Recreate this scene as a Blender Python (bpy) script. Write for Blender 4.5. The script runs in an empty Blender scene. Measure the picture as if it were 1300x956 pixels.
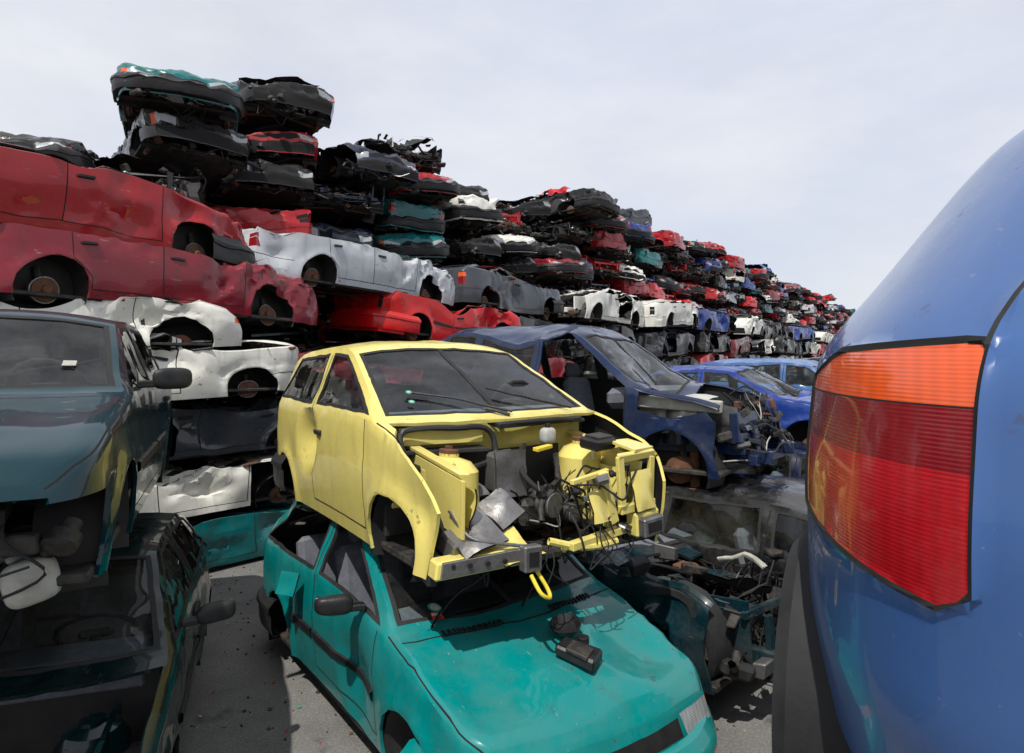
import bpy, bmesh, math, random
from mathutils import Vector, Matrix, noise, Euler
R=math.radians
scene=bpy.context.scene
def lin(r,g,b,a=1.):
    f=lambda c:(c/255/12.92) if c/255<=.04045 else ((c/255+.055)/1.055)**2.4
    return (f(r),f(g),f(b),a)
# ---------------------------------------------------------------- materials
def newmat(n):
    m=bpy.data.materials.new(n); m.use_nodes=True
    nt=m.node_tree; b=nt.nodes['Principled BSDF']
    return m,nt,b
def N(nt,t,**k):
    n=nt.nodes.new(t)
    for a,v in k.items(): setattr(n,a,v)
    return n
def ramp(nt,src,p0,p1,c0=(0,0,0,1),c1=(1,1,1,1)):
    r=N(nt,'ShaderNodeValToRGB'); e=r.color_ramp.elements
    e[0].position=p0;e[1].position=p1;e[0].color=c0;e[1].color=c1
    nt.links.new(src,r.inputs[0]); return r.outputs[0]
def mixc(nt,fac,a,b):
    m=N(nt,'ShaderNodeMix',data_type='RGBA')
    if hasattr(fac,'links'): nt.links.new(fac,m.inputs[0])
    else: m.inputs[0].default_value=fac
    for i,s in ((6,a),(7,b)):
        if hasattr(s,'links'): nt.links.new(s,m.inputs[i])
        else: m.inputs[i].default_value=s
    return m.outputs[2]
def math_(nt,op,a,b=0.0,clamp=False):
    m=N(nt,'ShaderNodeMath',operation=op); m.use_clamp=clamp
    for i,s in ((0,a),(1,b)):
        if hasattr(s,'links'): nt.links.new(s,m.inputs[i])
        else: m.inputs[i].default_value=s
    return m.outputs[0]
def coords(nt):
    tc=N(nt,'ShaderNodeTexCoord'); oi=N(nt,'ShaderNodeObjectInfo')
    k=N(nt,'ShaderNodeVectorMath',operation='SCALE'); k.inputs[0].default_value=(31,17,23)
    nt.links.new(oi.outputs['Random'],k.inputs['Scale'])
    a=N(nt,'ShaderNodeVectorMath',operation='ADD')
    nt.links.new(tc.outputs['Object'],a.inputs[0]); nt.links.new(k.outputs[0],a.inputs[1])
    return a.outputs[0],oi
def nz(nt,v,scale,detail=4,rough=.6):
    n=N(nt,'ShaderNodeTexNoise'); n.inputs['Scale'].default_value=scale
    n.inputs['Detail'].default_value=detail; n.inputs['Roughness'].default_value=rough
    nt.links.new(v,n.inputs['Vector']); return n.outputs['Fac']
def paint(name,rustamt=.65,dust=.42,bump=.08,rough=.26):
    m,nt,b=newmat(name); v,oi=coords(nt)
    col=oi.outputs['Color']; al=oi.outputs['Alpha']
    d1=ramp(nt,nz(nt,v,2.6,5,.7),.44,.74)
    g=N(nt,'ShaderNodeNewGeometry'); sx=N(nt,'ShaderNodeSeparateXYZ'); nt.links.new(g.outputs['Normal'],sx.inputs[0])
    up=math_(nt,'ADD',math_(nt,'MULTIPLY',sx.outputs[2],.45),.45,True)
    dm=math_(nt,'MULTIPLY',math_(nt,'MULTIPLY',d1,up),math_(nt,'MULTIPLY',al,dust),True)
    c=mixc(nt,dm,col,(.17,.155,.13,1))
    fine=ramp(nt,nz(nt,v,38,3,.7),.55,.72)
    c=mixc(nt,math_(nt,'MULTIPLY',math_(nt,'MULTIPLY',fine,al),.16),c,(.13,.115,.09,1))
    mp=N(nt,'ShaderNodeMapping'); mp.inputs['Scale'].default_value=(9,9,.9); nt.links.new(v,mp.inputs[0])
    st=ramp(nt,nz(nt,mp.outputs[0],1.0,4,.6),.55,.75)
    c=mixc(nt,math_(nt,'MULTIPLY',math_(nt,'MULTIPLY',st,al),.28),c,(.05,.045,.035,1))
    r=ramp(nt,nz(nt,v,9,5,.72),rustamt,rustamt+.02)
    r=math_(nt,'MULTIPLY',r,al)
    c=mixc(nt,math_(nt,'MULTIPLY',r,.8),c,(.07,.035,.02,1))
    m3=N(nt,'ShaderNodeMapping'); m3.inputs['Scale'].default_value=(3,40,40); m3.inputs['Rotation'].default_value=(.1,.25,.15); nt.links.new(v,m3.inputs[0])
    sc=ramp(nt,nz(nt,m3.outputs[0],1.3,2,.5),.72,.74)
    c=mixc(nt,math_(nt,'MULTIPLY',math_(nt,'MULTIPLY',sc,al),.5),c,(.30,.29,.27,1))
    nt.links.new(c,b.inputs['Base Color'])
    ro=math_(nt,'ADD',math_(nt,'MULTIPLY',dm,.9),rough,True)
    ro=math_(nt,'ADD',ro,math_(nt,'MULTIPLY',r,.4),True)
    nt.links.new(ro,b.inputs['Roughness'])
    b.inputs['Specular IOR Level'].default_value=.2
    cw=math_(nt,'SUBTRACT',.55,math_(nt,'MULTIPLY',dm,1.6),True)
    nt.links.new(cw,b.inputs['Coat Weight']); b.inputs['Coat Roughness'].default_value=.03
    bp=N(nt,'ShaderNodeBump'); bp.inputs['Strength'].default_value=bump; bp.inputs['Distance'].default_value=.04
    nt.links.new(nz(nt,v,3.2,2,.5),bp.inputs['Height']); nt.links.new(bp.outputs[0],b.inputs['Normal'])
    return m
def simple(name,c,rough=.5,metal=0,var=.4,vc=None,scale=8,bump=.1,coat=0):
    m,nt,b=newmat(name); v,oi=coords(nt)
    f=ramp(nt,nz(nt,v,scale,5,.65),.38,.72)
    vc=vc or tuple(min(1,x*2.2+.02) for x in c[:3])+(1,)
    nt.links.new(mixc(nt,math_(nt,'MULTIPLY',f,var),tuple(c[:3])+(1,),vc),b.inputs['Base Color'])
    nt.links.new(math_(nt,'ADD',math_(nt,'MULTIPLY',f,.25),rough,True),b.inputs['Roughness'])
    b.inputs['Metallic'].default_value=metal; b.inputs['Coat Weight'].default_value=coat
    b.inputs['Specular IOR Level'].default_value=.4
    if bump:
        bp=N(nt,'ShaderNodeBump'); bp.inputs['Strength'].default_value=bump; bp.inputs['Distance'].default_value=.02
        nt.links.new(nz(nt,v,scale*3,3),bp.inputs['Height']); nt.links.new(bp.outputs[0],b.inputs['Normal'])
    return m
def glassmat():
    m,nt,b=newmat('window_glass'); nt.nodes.remove(b)
    out=[n for n in nt.nodes if n.type=='OUTPUT_MATERIAL'][0]
    v,oi=coords(nt)
    t=N(nt,'ShaderNodeBsdfTransparent'); t.inputs[0].default_value=(.86,.93,.91,1)
    g=N(nt,'ShaderNodeBsdfGlossy'); g.inputs['Roughness'].default_value=.015
    d=N(nt,'ShaderNodeBsdfDiffuse'); d.inputs[0].default_value=(.35,.34,.31,1)
    fr=N(nt,'ShaderNodeFresnel'); fr.inputs[0].default_value=1.45
    m1=N(nt,'ShaderNodeMixShader'); m2=N(nt,'ShaderNodeMixShader')
    dd=math_(nt,'MULTIPLY',ramp(nt,nz(nt,v,3,5,.7),.4,.8),.10)
    nt.links.new(dd,m1.inputs[0]); nt.links.new(t.outputs[0],m1.inputs[1]); nt.links.new(d.outputs[0],m1.inputs[2])
    fm=math_(nt,'MULTIPLY',fr.outputs[0],1.05,True)
    nt.links.new(fm,m2.inputs[0]); nt.links.new(m1.outputs[0],m2.inputs[1]); nt.links.new(g.outputs[0],m2.inputs[2])
    nt.links.new(m2.outputs[0],out.inputs[0]); return m
def lens(name,c,rib=60.0,dk=.55):
    m,nt,b=newmat(name); b.inputs['Roughness'].default_value=.2
    b.inputs['Coat Weight'].default_value=.4; b.inputs['Coat Roughness'].default_value=.04
    tc=N(nt,'ShaderNodeTexCoord'); 
    w=N(nt,'ShaderNodeTexWave'); w.bands_direction='Z'; w.inputs['Scale'].default_value=rib
    nt.links.new(tc.outputs['Object'],w.inputs['Vector'])
    w2=N(nt,'ShaderNodeTexWave'); w2.bands_direction='Y'; w2.inputs['Scale'].default_value=rib*.3
    nt.links.new(tc.outputs['Object'],w2.inputs['Vector'])
    dark=tuple(x*dk for x in c[:3])+(1,)
    n2=nz(nt,tc.outputs['Object'],5,2)
    k=math_(nt,'MULTIPLY',math_(nt,'SUBTRACT',1.0,w.outputs['Fac']),.45)
    k=math_(nt,'ADD',k,math_(nt,'MULTIPLY',w2.outputs['Fac'],.22))
    k=math_(nt,'ADD',k,math_(nt,'MULTIPLY',ramp(nt,n2,.35,.65),.35),True)
    cc=mixc(nt,k,c,dark)
    du=ramp(nt,nz(nt,tc.outputs['Object'],9,6,.75),.5,.8)
    cc=mixc(nt,math_(nt,'MULTIPLY',du,.15),cc,(.2,.17,.14,1))
    nt.links.new(cc,b.inputs['Base Color'])
    bp=N(nt,'ShaderNodeBump'); bp.inputs['Strength'].default_value=.12; bp.inputs['Distance'].default_value=.002
    nt.links.new(w.outputs['Fac'],bp.inputs['Height']); nt.links.new(bp.outputs[0],b.inputs['Normal'])
    return m
MN=['paint','trim','glass','gap','lensw','lensr','lensa','rust','metal','rubber','fabric','white','engine','yellow','green','redp','lensd','inner']
MI={n:i for i,n in enumerate(MN)}
MATS=[paint('car_paint'),simple('black_plastic',(.010,.010,.011),.38,var=.4,vc=(.035,.034,.032,1)),glassmat(),simple('panel_gap',(.004,.004,.004),.8,bump=0),
 lens('headlamp_lens',(.42,.44,.45,1),30,.4),lens('red_lens',(.48,.008,.014,1)),lens('amber_lens',(.80,.10,.010,1),60,.6),
 simple('rusty_steel',(.09,.045,.028),.75,metal=.2,var=.8,vc=(.22,.09,.045,1),scale=14,bump=.4),
 simple('bare_metal',(.26,.26,.26),.34,metal=.75,var=.8,vc=(.09,.075,.06,1),scale=7,bump=.2),
 simple('rubber',(.012,.012,.012),.7),simple('seat_fabric',(.11,.115,.135),.9,scale=20),
 simple('white_plastic',(.42,.42,.38),.5,vc=(.2,.18,.13,1),var=.8),simple('engine_grime',(.018,.017,.016),.55,metal=.2,var=.8,vc=(.08,.07,.058,1),scale=11,bump=.4),
 simple('yellow_parts',(.62,.45,.03),.4),simple('green_sticker',(.04,.26,.16),.4,bump=0),simple('red_label',(.45,.03,.02),.4,bump=0),
 lens('dark_red_lens',(.24,.006,.01,1)),
 simple('inner_panel',(.014,.014,.015),.6,var=.6,vc=(.05,.045,.04,1),scale=5)]
# ---------------------------------------------------------------- geometry helper
class Geo:
    def __init__(s): s.v=[];s.f=[];s.m=[]
    def add(s,vs,fs,mat,M=None):
        o=len(s.v); mi=MI[mat] if isinstance(mat,str) else mat
        for v in vs:
            v=Vector(v); s.v.append(M@v if M else v)
        for f in fs: s.f.append([i+o for i in f]); s.m.append(mi)
    def box(s,c,sz,mat,rot=(0,0,0),bev=.12):
        a=[x/2 for x in sz]; b=min(a)*bev*2
        vs=[];idx={}
        def gv(p):
            k=tuple(round(q,6) for q in p)
            if k not in idx: idx[k]=len(vs); vs.append(p)
            return idx[k]
        fs=[]
        for ax in range(3):
            u,w=(ax+1)%3,(ax+2)%3
            for sg in(-1,1):
                q=[]
                for (p,r) in((-1,-1),(1,-1),(1,1),(-1,1)):
                    P=[0,0,0];P[ax]=sg*a[ax];P[u]=p*(a[u]-b);P[w]=r*(a[w]-b); q.append(gv(P))
                fs.append(q if sg>0 else q[::-1])
        for ax in range(3):
            u,w=(ax+1)%3,(ax+2)%3
            for p in(-1,1):
                for r in(-1,1):
                    A=[]
                    for e in(-1,1):
                        P=[0,0,0];P[ax]=e*(a[ax]-b);P[u]=p*a[u];P[w]=r*(a[w]-b);
                        Q=[0,0,0];Q[ax]=e*(a[ax]-b);Q[u]=p*(a[u]-b);Q[w]=r*a[w];
                        A.append((gv(P),gv(Q)))
                    f=[A[0][0],A[0][1],A[1][1],A[1][0]]
                    fs.append(f if p*r<0 else f[::-1])
        for x in(-1,1):
            for y in(-1,1):
                for z in(-1,1):
                    t=[gv([x*a[0],y*(a[1]-b),z*(a[2]-b)]),gv([x*(a[0]-b),y*a[1],z*(a[2]-b)]),gv([x*(a[0]-b),y*(a[1]-b),z*a[2]])]
                    fs.append(t if x*y*z>0 else t[::-1])
        M=Matrix.Translation(c)@Euler(rot).to_matrix().to_4x4()
        s.add(vs,fs,mat,M)
    def blob(s,c,sz,mat,rot=(0,0,0),e=.6,nu=18,nv=12):
        f_=lambda t:math.copysign(abs(t)**e,t); vs=[];fs=[]
        for a in range(nv):
            v_=-math.pi/2+math.pi*a/(nv-1)
            for b in range(nu):
                u=2*math.pi*b/nu
                vs.append((sz[0]*f_(math.cos(v_))*f_(math.cos(u)),sz[1]*f_(math.cos(v_))*f_(math.sin(u)),sz[2]*f_(math.sin(v_))))
        for a in range(nv-1):
            for b in range(nu): fs.append([a*nu+b,a*nu+(b+1)%nu,(a+1)*nu+(b+1)%nu,(a+1)*nu+b])
        s.add(vs,fs,mat,Matrix.Translation(c)@Euler(rot).to_matrix().to_4x4())
    def sheet(s,c,sx,sy,rot,mat,rd,amp=.08,n=9):
        o=Vector((rd.uniform(0,40),rd.uniform(0,40),0)); vs=[]
        for i in range(n+1):
            for j in range(n+1):
                x=(i/n-.5)*sx;y=(j/n-.5)*sy; q=Vector((x,y,0))*2.4+o
                vs.append((x,y,amp*(1.5*noise.noise(q)-abs(noise.noise(q*2.1))*1.3)))
        m=(n+1)**2; vs+=[(a,b,c_-.012) for a,b,c_ in vs]
        fs=[];fs2=[]
        for i in range(n):
            for j in range(n):
                a=i*(n+1)+j; fs.append([a,a+n+1,a+n+2,a+1]); fs2.append([m+a,m+a+1,m+a+n+2,m+a+n+1])
        M=Matrix.Translation(c)@Euler(rot).to_matrix().to_4x4()
        s.add(vs,fs,mat,M); s.add(vs,fs2,'inner',M)
    def lathe(s,prof,c,axis,mat,seg=20,cap=True):
        ax=Vector(axis).normalized(); q=Vector((0,0,1)).rotation_difference(ax).to_matrix().to_4x4()
        M=Matrix.Translation(c)@q; vs=[];fs=[]
        for r,z in prof:
            for k in range(seg):
                t=2*math.pi*k/seg; vs.append((r*math.cos(t),r*math.sin(t),z))
        n=len(prof)
        for i in range(n-1):
            for k in range(seg):
                a=i*seg+k;b=i*seg+(k+1)%seg; fs.append([a,b,b+seg,a+seg])
        if cap: fs.append(list(range(seg))[::-1]); fs.append([(n-1)*seg+k for k in range(seg)])
        s.add(vs,fs,mat,M)
    def cyl(s,c,axis,r,h,mat,seg=16): s.lathe([(r*.94,-h/2),(r,-h/2+r*.06),(r,h/2-r*.06),(r*.94,h/2)],c,axis,mat,seg)
    def tube(s,pts,r,mat,seg=7,smooth=True,closed=False,rib=0):
        P=[Vector(p) for p in pts]
        if smooth:
            out=[];n=len(P); rng=range(n if closed else n-1)
            for i in rng:
                g=lambda k:P[k%n] if closed else P[max(0,min(n-1,k))]
                a,b,c,d=g(i-1),g(i),g(i+1),g(i+2)
                for q in range(5):
                    t=q/5; out.append(.5*((2*b)+(c-a)*t+(2*a-5*b+4*c-d)*t*t+(3*b-a-3*c+d)*t**3))
            if not closed: out.append(P[-1])
            P=out
        n=len(P);vs=[];fs=[];up=Vector((.13,.21,.97))
        for i in range(n):
            a=P[(i-1)%n] if closed or i>0 else P[0]; b=P[(i+1)%n] if closed or i<n-1 else P[-1]
            t=(b-a); t=t.normalized() if t.length>1e-6 else Vector((1,0,0))
            x=t.cross(up); x=x.normalized() if x.length>1e-3 else t.orthogonal().normalized(); y=t.cross(x)
            rr=r*(1+rib*(i%2))
            for k in range(seg):
                w=2*math.pi*k/seg; vs.append(P[i]+x*math.cos(w)*rr+y*math.sin(w)*rr)
        m=n if closed else n-1
        for i in range(m):
            j=(i+1)%n
            for k in range(seg):
                fs.append([i*seg+k,i*seg+(k+1)%seg,j*seg+(k+1)%seg,j*seg+k])
        s.add(vs,fs,mat)
    def merge(s,me):
        o=len(s.v); s.v+= [v.co.copy() for v in me.vertices]
        for p in me.polygons: s.f.append([i+o for i in p.vertices]); s.m.append(p.material_index)
    def mesh(s,name,ang=32):
        me=bpy.data.meshes.new(name); me.from_pydata([tuple(v) for v in s.v],[],s.f)
        for m in MATS: me.materials.append(m)
        me.polygons.foreach_set('material_index',s.m); me.polygons.foreach_set('use_smooth',[True]*len(s.f))
        me.update(); me.set_sharp_from_angle(angle=R(ang)); return me
def junk(g,b0,b1,n,rd,cab=.35,mats=('engine','engine','trim','metal','rust','engine','trim','rubber'),sc=1.):
    def rp(): return Vector([rd.uniform(b0[i],b1[i]) for i in range(3)])
    for _ in range(n):
        t=rd.random(); m=rd.choice(mats); p=rp()
        if t<.32: g.box(p,(rd.uniform(.04,.2)*sc,rd.uniform(.04,.18)*sc,rd.uniform(.02,.12)*sc),m,(rd.uniform(-.4,.4),rd.uniform(-.4,.4),rd.uniform(-1.5,1.5)),rd.uniform(.06,.3))
        elif t<.48:
            r=rd.uniform(.02,.07)*sc; g.lathe([(r*.5,0),(r,.01),(r,r),(r*.6,r*1.2),(r*.6,r*2)],p,(rd.uniform(-1,1),rd.uniform(-1,1),rd.uniform(-1,1)),m,12)
        elif t<1-cab:
            q=p+Vector((rd.uniform(-.25,.25),rd.uniform(-.3,.3),rd.uniform(-.2,.15)))*sc; g.tube([p,(p+q)/2+Vector((0,0,rd.uniform(-.06,.1))),q],rd.uniform(.010,.026),m,8)
        else:
            q=rp(); k=(p+q)/2+Vector((rd.uniform(-.1,.15),rd.uniform(-.1,.1),rd.uniform(-.25,.05)))
            g.tube([p,(p+k)/2+Vector((0,0,.04)),k,(q+k)/2,q],rd.uniform(.003,.008),rd.choice(('rubber','trim','rubber','white' if rd.random()<.3 else 'trim')),5)
# ---------------------------------------------------------------- car generator
def pl(K,x):
    if x<=K[0][0]: return K[0][1]
    for (a,b),(c,d) in zip(K,K[1:]):
        if x<=c: return b+(d-b)*(x-a)/(c-a)
    return K[-1][1]
def clamp(x,a=0.,b=1.): return max(a,min(b,x))
SPECS={
'hatch':dict(L=3.75,W=.80,belt=.90,sill=.22,cowl=.88,top=.12,rt=-1.38,rb=-1.82,B=-.32,wf=1.2,wr=-1.2,doors=3,
  H=[(-1.875,.86),(-1.84,.92),(-1.42,1.31),(-1.25,1.365),(-.4,1.41),(.0,1.39),(.12,1.36),(.88,.935),(1.0,.915),(1.45,.84),(1.75,.75),(1.875,.68)]),
'sedan':dict(L=4.3,W=.83,belt=.90,sill=.22,cowl=1.02,top=.32,rt=-.98,rb=-1.45,B=-.12,wf=1.38,wr=-1.25,doors=5,
  H=[(-2.15,.84),(-2.1,.93),(-1.45,.975),(-.95,1.32),(-.75,1.37),(-.2,1.40),(.2,1.385),(.32,1.355),(1.02,.945),(1.15,.92),(1.7,.84),(2.05,.74),(2.15,.67)]),
'city':dict(L=3.43,W=.815,belt=.95,sill=.22,cowl=.84,top=-.05,rt=-1.38,rb=-1.66,B=-.42,wf=1.03,wr=-1.2,doors=3,ar=.275,
  H=[(-1.715,.92),(-1.68,1.0),(-1.42,1.34),(-1.2,1.405),(-.5,1.44),(-.18,1.42),(-.05,1.385),(.84,.965),(1.05,.93),(1.4,.83),(1.6,.73),(1.715,.62)]),
'mpv':dict(L=3.95,W=.83,belt=.99,sill=.24,cowl=.95,top=.2,rt=-1.62,rb=-1.9,B=-.25,wf=1.3,wr=-1.3,doors=5,
  H=[(-1.975,.92),(-1.93,1.0),(-1.66,1.52),(-1.45,1.6),(-.5,1.66),(.05,1.62),(.2,1.57),(.95,1.03),(1.1,1.0),(1.5,.93),(1.85,.82),(1.975,.72)]),
'wagon':dict(L=4.35,W=.83,belt=.90,sill=.22,cowl=1.02,top=.32,rt=-1.85,rb=-2.1,B=-.12,wf=1.38,wr=-1.25,doors=5,
  H=[(-2.175,.88),(-2.12,.95),(-1.88,1.32),(-1.7,1.38),(-.4,1.42),(.2,1.395),(.32,1.36),(1.02,.945),(1.15,.92),(1.7,.84),(2.05,.74),(2.175,.67)]),
}
def pip(x,y,P):
    c=False;j=len(P)-1
    for i in range(len(P)):
        xi,yi=P[i];xj,yj=P[j]
        if (yi>y)!=(yj>y) and x<(xj-xi)*(y-yi)/(yj-yi)+xi: c=not c
        j=i
    return c
def cut(bm,zl,zones,axes,poly,cond=None):
    i,j=axes
    x0=min(p[0] for p in poly);x1=max(p[0] for p in poly);y0=min(p[1] for p in poly);y1=max(p[1] for p in poly)
    fs=[]
    for f in bm.faces:
        if f[zl] not in zones: continue
        cs=[v.co for v in f.verts]
        if cond and not cond(f.calc_center_median()): continue
        if max(c[i] for c in cs)<x0-1e-4 or min(c[i] for c in cs)>x1+1e-4 or max(c[j] for c in cs)<y0-1e-4 or min(c[j] for c in cs)>y1+1e-4: continue
        fs.append(f)
    n=len(poly)
    for k in range(n):
        if not fs: return []
        p=poly[k];q=poly[(k+1)%n]
        co=[0,0,0];co[i]=p[0];co[j]=p[1]; no=[0,0,0];no[i]=q[1]-p[1];no[j]=-(q[0]-p[0])
        if abs(no[i])+abs(no[j])<1e-7: continue
        g=set(fs)
        for f in fs: g.update(f.edges); g.update(f.verts)
        r=bmesh.ops.bisect_plane(bm,geom=list(g),dist=1e-5,plane_co=co,plane_no=no)
        fs=[e for e in r['geom'] if isinstance(e,bmesh.types.BMFace)]
    out=[]
    for f in fs:
        c=f.calc_center_median()
        if pip(c[i],c[j],poly): out.append(f)
    return out
def shrink(P,d):
    n=len(P);area=sum(P[i][0]*P[(i+1)%n][1]-P[(i+1)%n][0]*P[i][1] for i in range(n)); s=1 if area>0 else -1
    L=[]
    for i in range(n):
        p=P[i];q=P[(i+1)%n];dx,dy=q[0]-p[0],q[1]-p[1];l=math.hypot(dx,dy) or 1
        nx,ny=-dy/l*s,dx/l*s; L.append((p[0]+nx*d,p[1]+ny*d,dx,dy))
    out=[]
    for i in range(n):
        a=L[i-1];b=L[i];den=a[2]*b[3]-a[3]*b[2]
        if abs(den)<1e-9: out.append((b[0],b[1]));continue
        t=((b[0]-a[0])*b[3]-(b[1]-a[1])*b[2])/den; out.append((a[0]+a[2]*t,a[1]+a[3]*t))
    return out
def seg(p,q,w):
    dx,dy=q[0]-p[0],q[1]-p[1];l=math.hypot(dx,dy);nx,ny=-dy/l*w/2,dx/l*w/2
    return [(p[0]+nx,p[1]+ny),(q[0]+nx,q[1]+ny),(q[0]-nx,q[1]-ny),(p[0]-nx,p[1]-ny)]
def make_crush(seed,k=.25,A=.05,A2=.02,dents=5,belt=.9,zs=1.,L=4,mask=False):
    rd=random.Random(seed); off=Vector((rd.uniform(0,50),rd.uniform(0,50),rd.uniform(0,50)))
    D=[(Vector((rd.uniform(-L/2,L/2),rd.choice((-.8,.8)),rd.uniform(.35,.85))),rd.uniform(.12,.36),rd.uniform(.04,.13)) for _ in range(dents)]
    T=[(Vector((rd.uniform(-L/2,L/2),rd.uniform(-.6,.6),.95)),rd.uniform(.2,.5),rd.uniform(.08,.22)) for _ in range(dents)]
    bend=rd.uniform(-.05,.05)
    def f(p):
        p=Vector(p)
        if p.z>belt: 
            kk=clamp(k+.22*noise.noise(Vector((p.x*.8,p.y,3))+off)*(1 if k<.8 else 0),.04,1); p.z=belt+(p.z-belt)*kk
        for c,r,d in D:
            dd=math.sqrt((p-c).length_squared)/r
            if dd<1.5: p.y-=math.copysign(d*max(0,1-dd/1.5),c.y)
        if p.z>.5:
            for c,r,d in T:
                dd=math.hypot(p.x-c.x,p.y-c.y)/(r*1.4)
                if dd<1: p.z-=d*(1-dd)*clamp((p.z-.5)/.4)
        n=noise.noise_vector(p*1.0+off)*A
        w=clamp((p.z-.25)/.3,.25,1)
        mk=1.
        if mask: mk=clamp(noise.noise(p*.95+off*1.9)*3.2+.30,.10,1.35)
        r1=abs(noise.noise(p*2.3+off)); r2=abs(noise.noise(p*5.7+off*1.3)); r3=abs(noise.noise(Vector((p.x*3,p.y*1.2,p.z*6))+off*.7))
        cr=(r1*3.2+r2*1.8+r3*1.2-1.0)*A2*mk
        yw=clamp(abs(p.y)/.5)
        p=p+n*w+Vector((cr*.5*w*(1 if abs(p.x)>L/2-.3 else .2)*(-1 if p.x>0 else 1),math.copysign(cr,-p.y)*w*yw,-cr*1.1*w))
        p.z+=bend*math.cos(p.x*1.4)
        p.z*=zs
        return p
    return f
def build_car(kind,name,seed=0,crush=None,strip=False,nohood=False,ws=True,side=True,rear=True,dx=.07,fb=None,rb=None,lights=True,
              tyres=(0,0,0,0),nodoor=False,hooks=None,bodycut=None,interior=True,mirrors=0,strips=True,ang=32,rlights=True,holes=()):
    S=SPECS[kind]; L,W,belt,sill,cowl=S['L'],S['W'],S['belt'],S['sill'],S['cowl']; rd=random.Random(seed*7+3)
    Hk=S['H']; AR=S.get('ar',.335)
    def H(x): return (pl(Hk,x-.025)+2*pl(Hk,x)+pl(Hk,x+.025))/4
    def hw(x):
        y=W*(1-.035*abs(2*x/L)**4); d=L/2-abs(x)
        if d<.28: y-=.11*(1-d/.28)**2
        return y
    def zb(x): return min(belt,H(x)-.04)
    def ysurf(x,z):
        b=zb(x); s=clamp((z-sill)/(b-sill)); return hw(x)-.055*(1-s)**2-.03*s**3
    N1,N2,N3=11,6,10
    def ring(x):
        h=H(x);b=zb(x);P=[]
        for j in range(N1+1):
            s=j/N1; z=sill+(b-sill)*s; P.append((hw(x)-.055*(1-s)**2-.03*s**3,z))
        zr=b+.88*(h-b); y0=P[-1][0]
        for j in range(1,N2+1):
            t=j/N2; z=b+(zr-b)*t; P.append((y0-.01*t-(z-b)*.33-.02*t*t,z))
        yr=P[-1][0]
        for j in range(1,N3+1):
            t=j/N3; P.append((yr*(1-t),zr+(h-zr)*(1-(1-t)**2.6)))
        return P
    ks=sorted([k[0] for k in Hk])
    allx=[]
    for a,b in zip(ks,ks[1:]):
        n=max(1,int(math.ceil((b-a)/dx)))
        for i in range(n): allx.append(a+(b-a)*i/n)
    allx.append(ks[-1]); 
    bm=bmesh.new(); zl=bm.faces.layers.int.new('zone')
    G=[[bm.verts.new((x,p[0],p[1])) for p in ring(x)] for x in allx]
    M=N1+N2+N3
    for i in range(len(G)-1):
        for j in range(M):
            f=bm.faces.new((G[i][j],G[i][j+1],G[i+1][j+1],G[i+1][j])); f[zl]=0 if j<N1 else (1 if j<N1+N2 else 2)
            if allx[i]>=cowl-.01 and j==N1+2: f.material_index=MI['gap']
    for idx,zone in((0,4),(-1,3)):
        r=G[idx]; x=r[0].co.x; nr=N1+N2; z0=r[0].co.z; zt=r[nr].co.z; C=[]
        for j in range(nr+1):
            row=[r[j]]
            for c in range(1,N3+1):
                if j==nr: row.append(r[nr+c]); continue
                zc=r[nr+c].co.z; fz=((r[j].co.z-z0)/(zt-z0))**3
                row.append(bm.verts.new((x,r[j].co.y*(1-c/N3),r[j].co.z+(zc-zt)*fz)))
            C.append(row)
        for j in range(nr):
            for c in range(N3):
                q=(C[j][c],C[j+1][c],C[j+1][c+1],C[j][c+1]); f=bm.faces.new(q if zone==3 else q[::-1]); f[zl]=zone
    bm.normal_update()
    def setm(fs,m):
        for f in fs: f.material_index=MI[m]
    Hc=H(cowl);Ht=pl(Hk,S['top'])
    zt=belt+.88*(pl(Hk,(S['top']+S['rt'])/2)-belt)-.045
    def ax(z): zz=belt+(z-belt)/.88; return cowl+(zz-Hc)/(Ht-Hc)*(S['top']-cowl)-.11
    Hr0=pl(Hk,S['rb']);Hr1=pl(Hk,S['rt'])
    def rx(z): zz=belt+(z-belt)/.88; return S['rb']+clamp((zz-Hr0)/(Hr1-Hr0))*(S['rt']-S['rb'])+.13
    zl0=belt+.025; B=S['B']; wins=[]
    wins.append([(ax(zl0),zl0),(ax(zt),zt),(B,zt+.012),(B+.02,zl0)])
    if S['doors']==3: wins.append([(B-.07,zl0),(B-.09,zt+.012),(rx(zt),zt-.02),(rx(zl0),zl0+.03)])
    else:
        C=S['rt']-.02 if kind!='wagon' and kind!='mpv' else -1.05
        wins.append([(B-.07,zl0),(B-.09,zt+.012),(C,zt-.01),(C-.12 if kind=='sedan' else C,zl0)])
        if kind in('wagon','mpv'): wins.append([(C-.07,zl0),(C-.07,zt-.01),(rx(zt),zt-.02),(rx(zl0),zl0+.02)])
    def windo(zones,axes,P,glass,cond=None,bd=.022):
        a=cut(bm,zl,zones,axes,P,cond); setm(a,'rubber')
        b=cut(bm,zl,zones,axes,shrink(P,bd),cond)
        if glass: setm(b,'glass')
        else: bmesh.ops.delete(bm,geom=b,context='FACES')
    for P in wins: windo((0,1),(0,2),P,side)
    yr=lambda x,t:[p for p in ring(x)][N1+N2][0]*t
    x0=cowl-.03;x1=S['top']+.02
    windo((2,),(0,1),[(x0,-.01),(x0,yr(x0,.96)),(x1,yr(x1,.95)),(x1,-.01)],ws,None,.026)
    x0=S['rb']+.06;x1=S['rt']-.04
    if kind=='sedan': x0=S['rb']+.03
    windo((2,),(0,1),[(x0,-.01),(x0,yr(x0,.9)),(x1,yr(x1,.9)),(x1,-.01)],rear)
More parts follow.
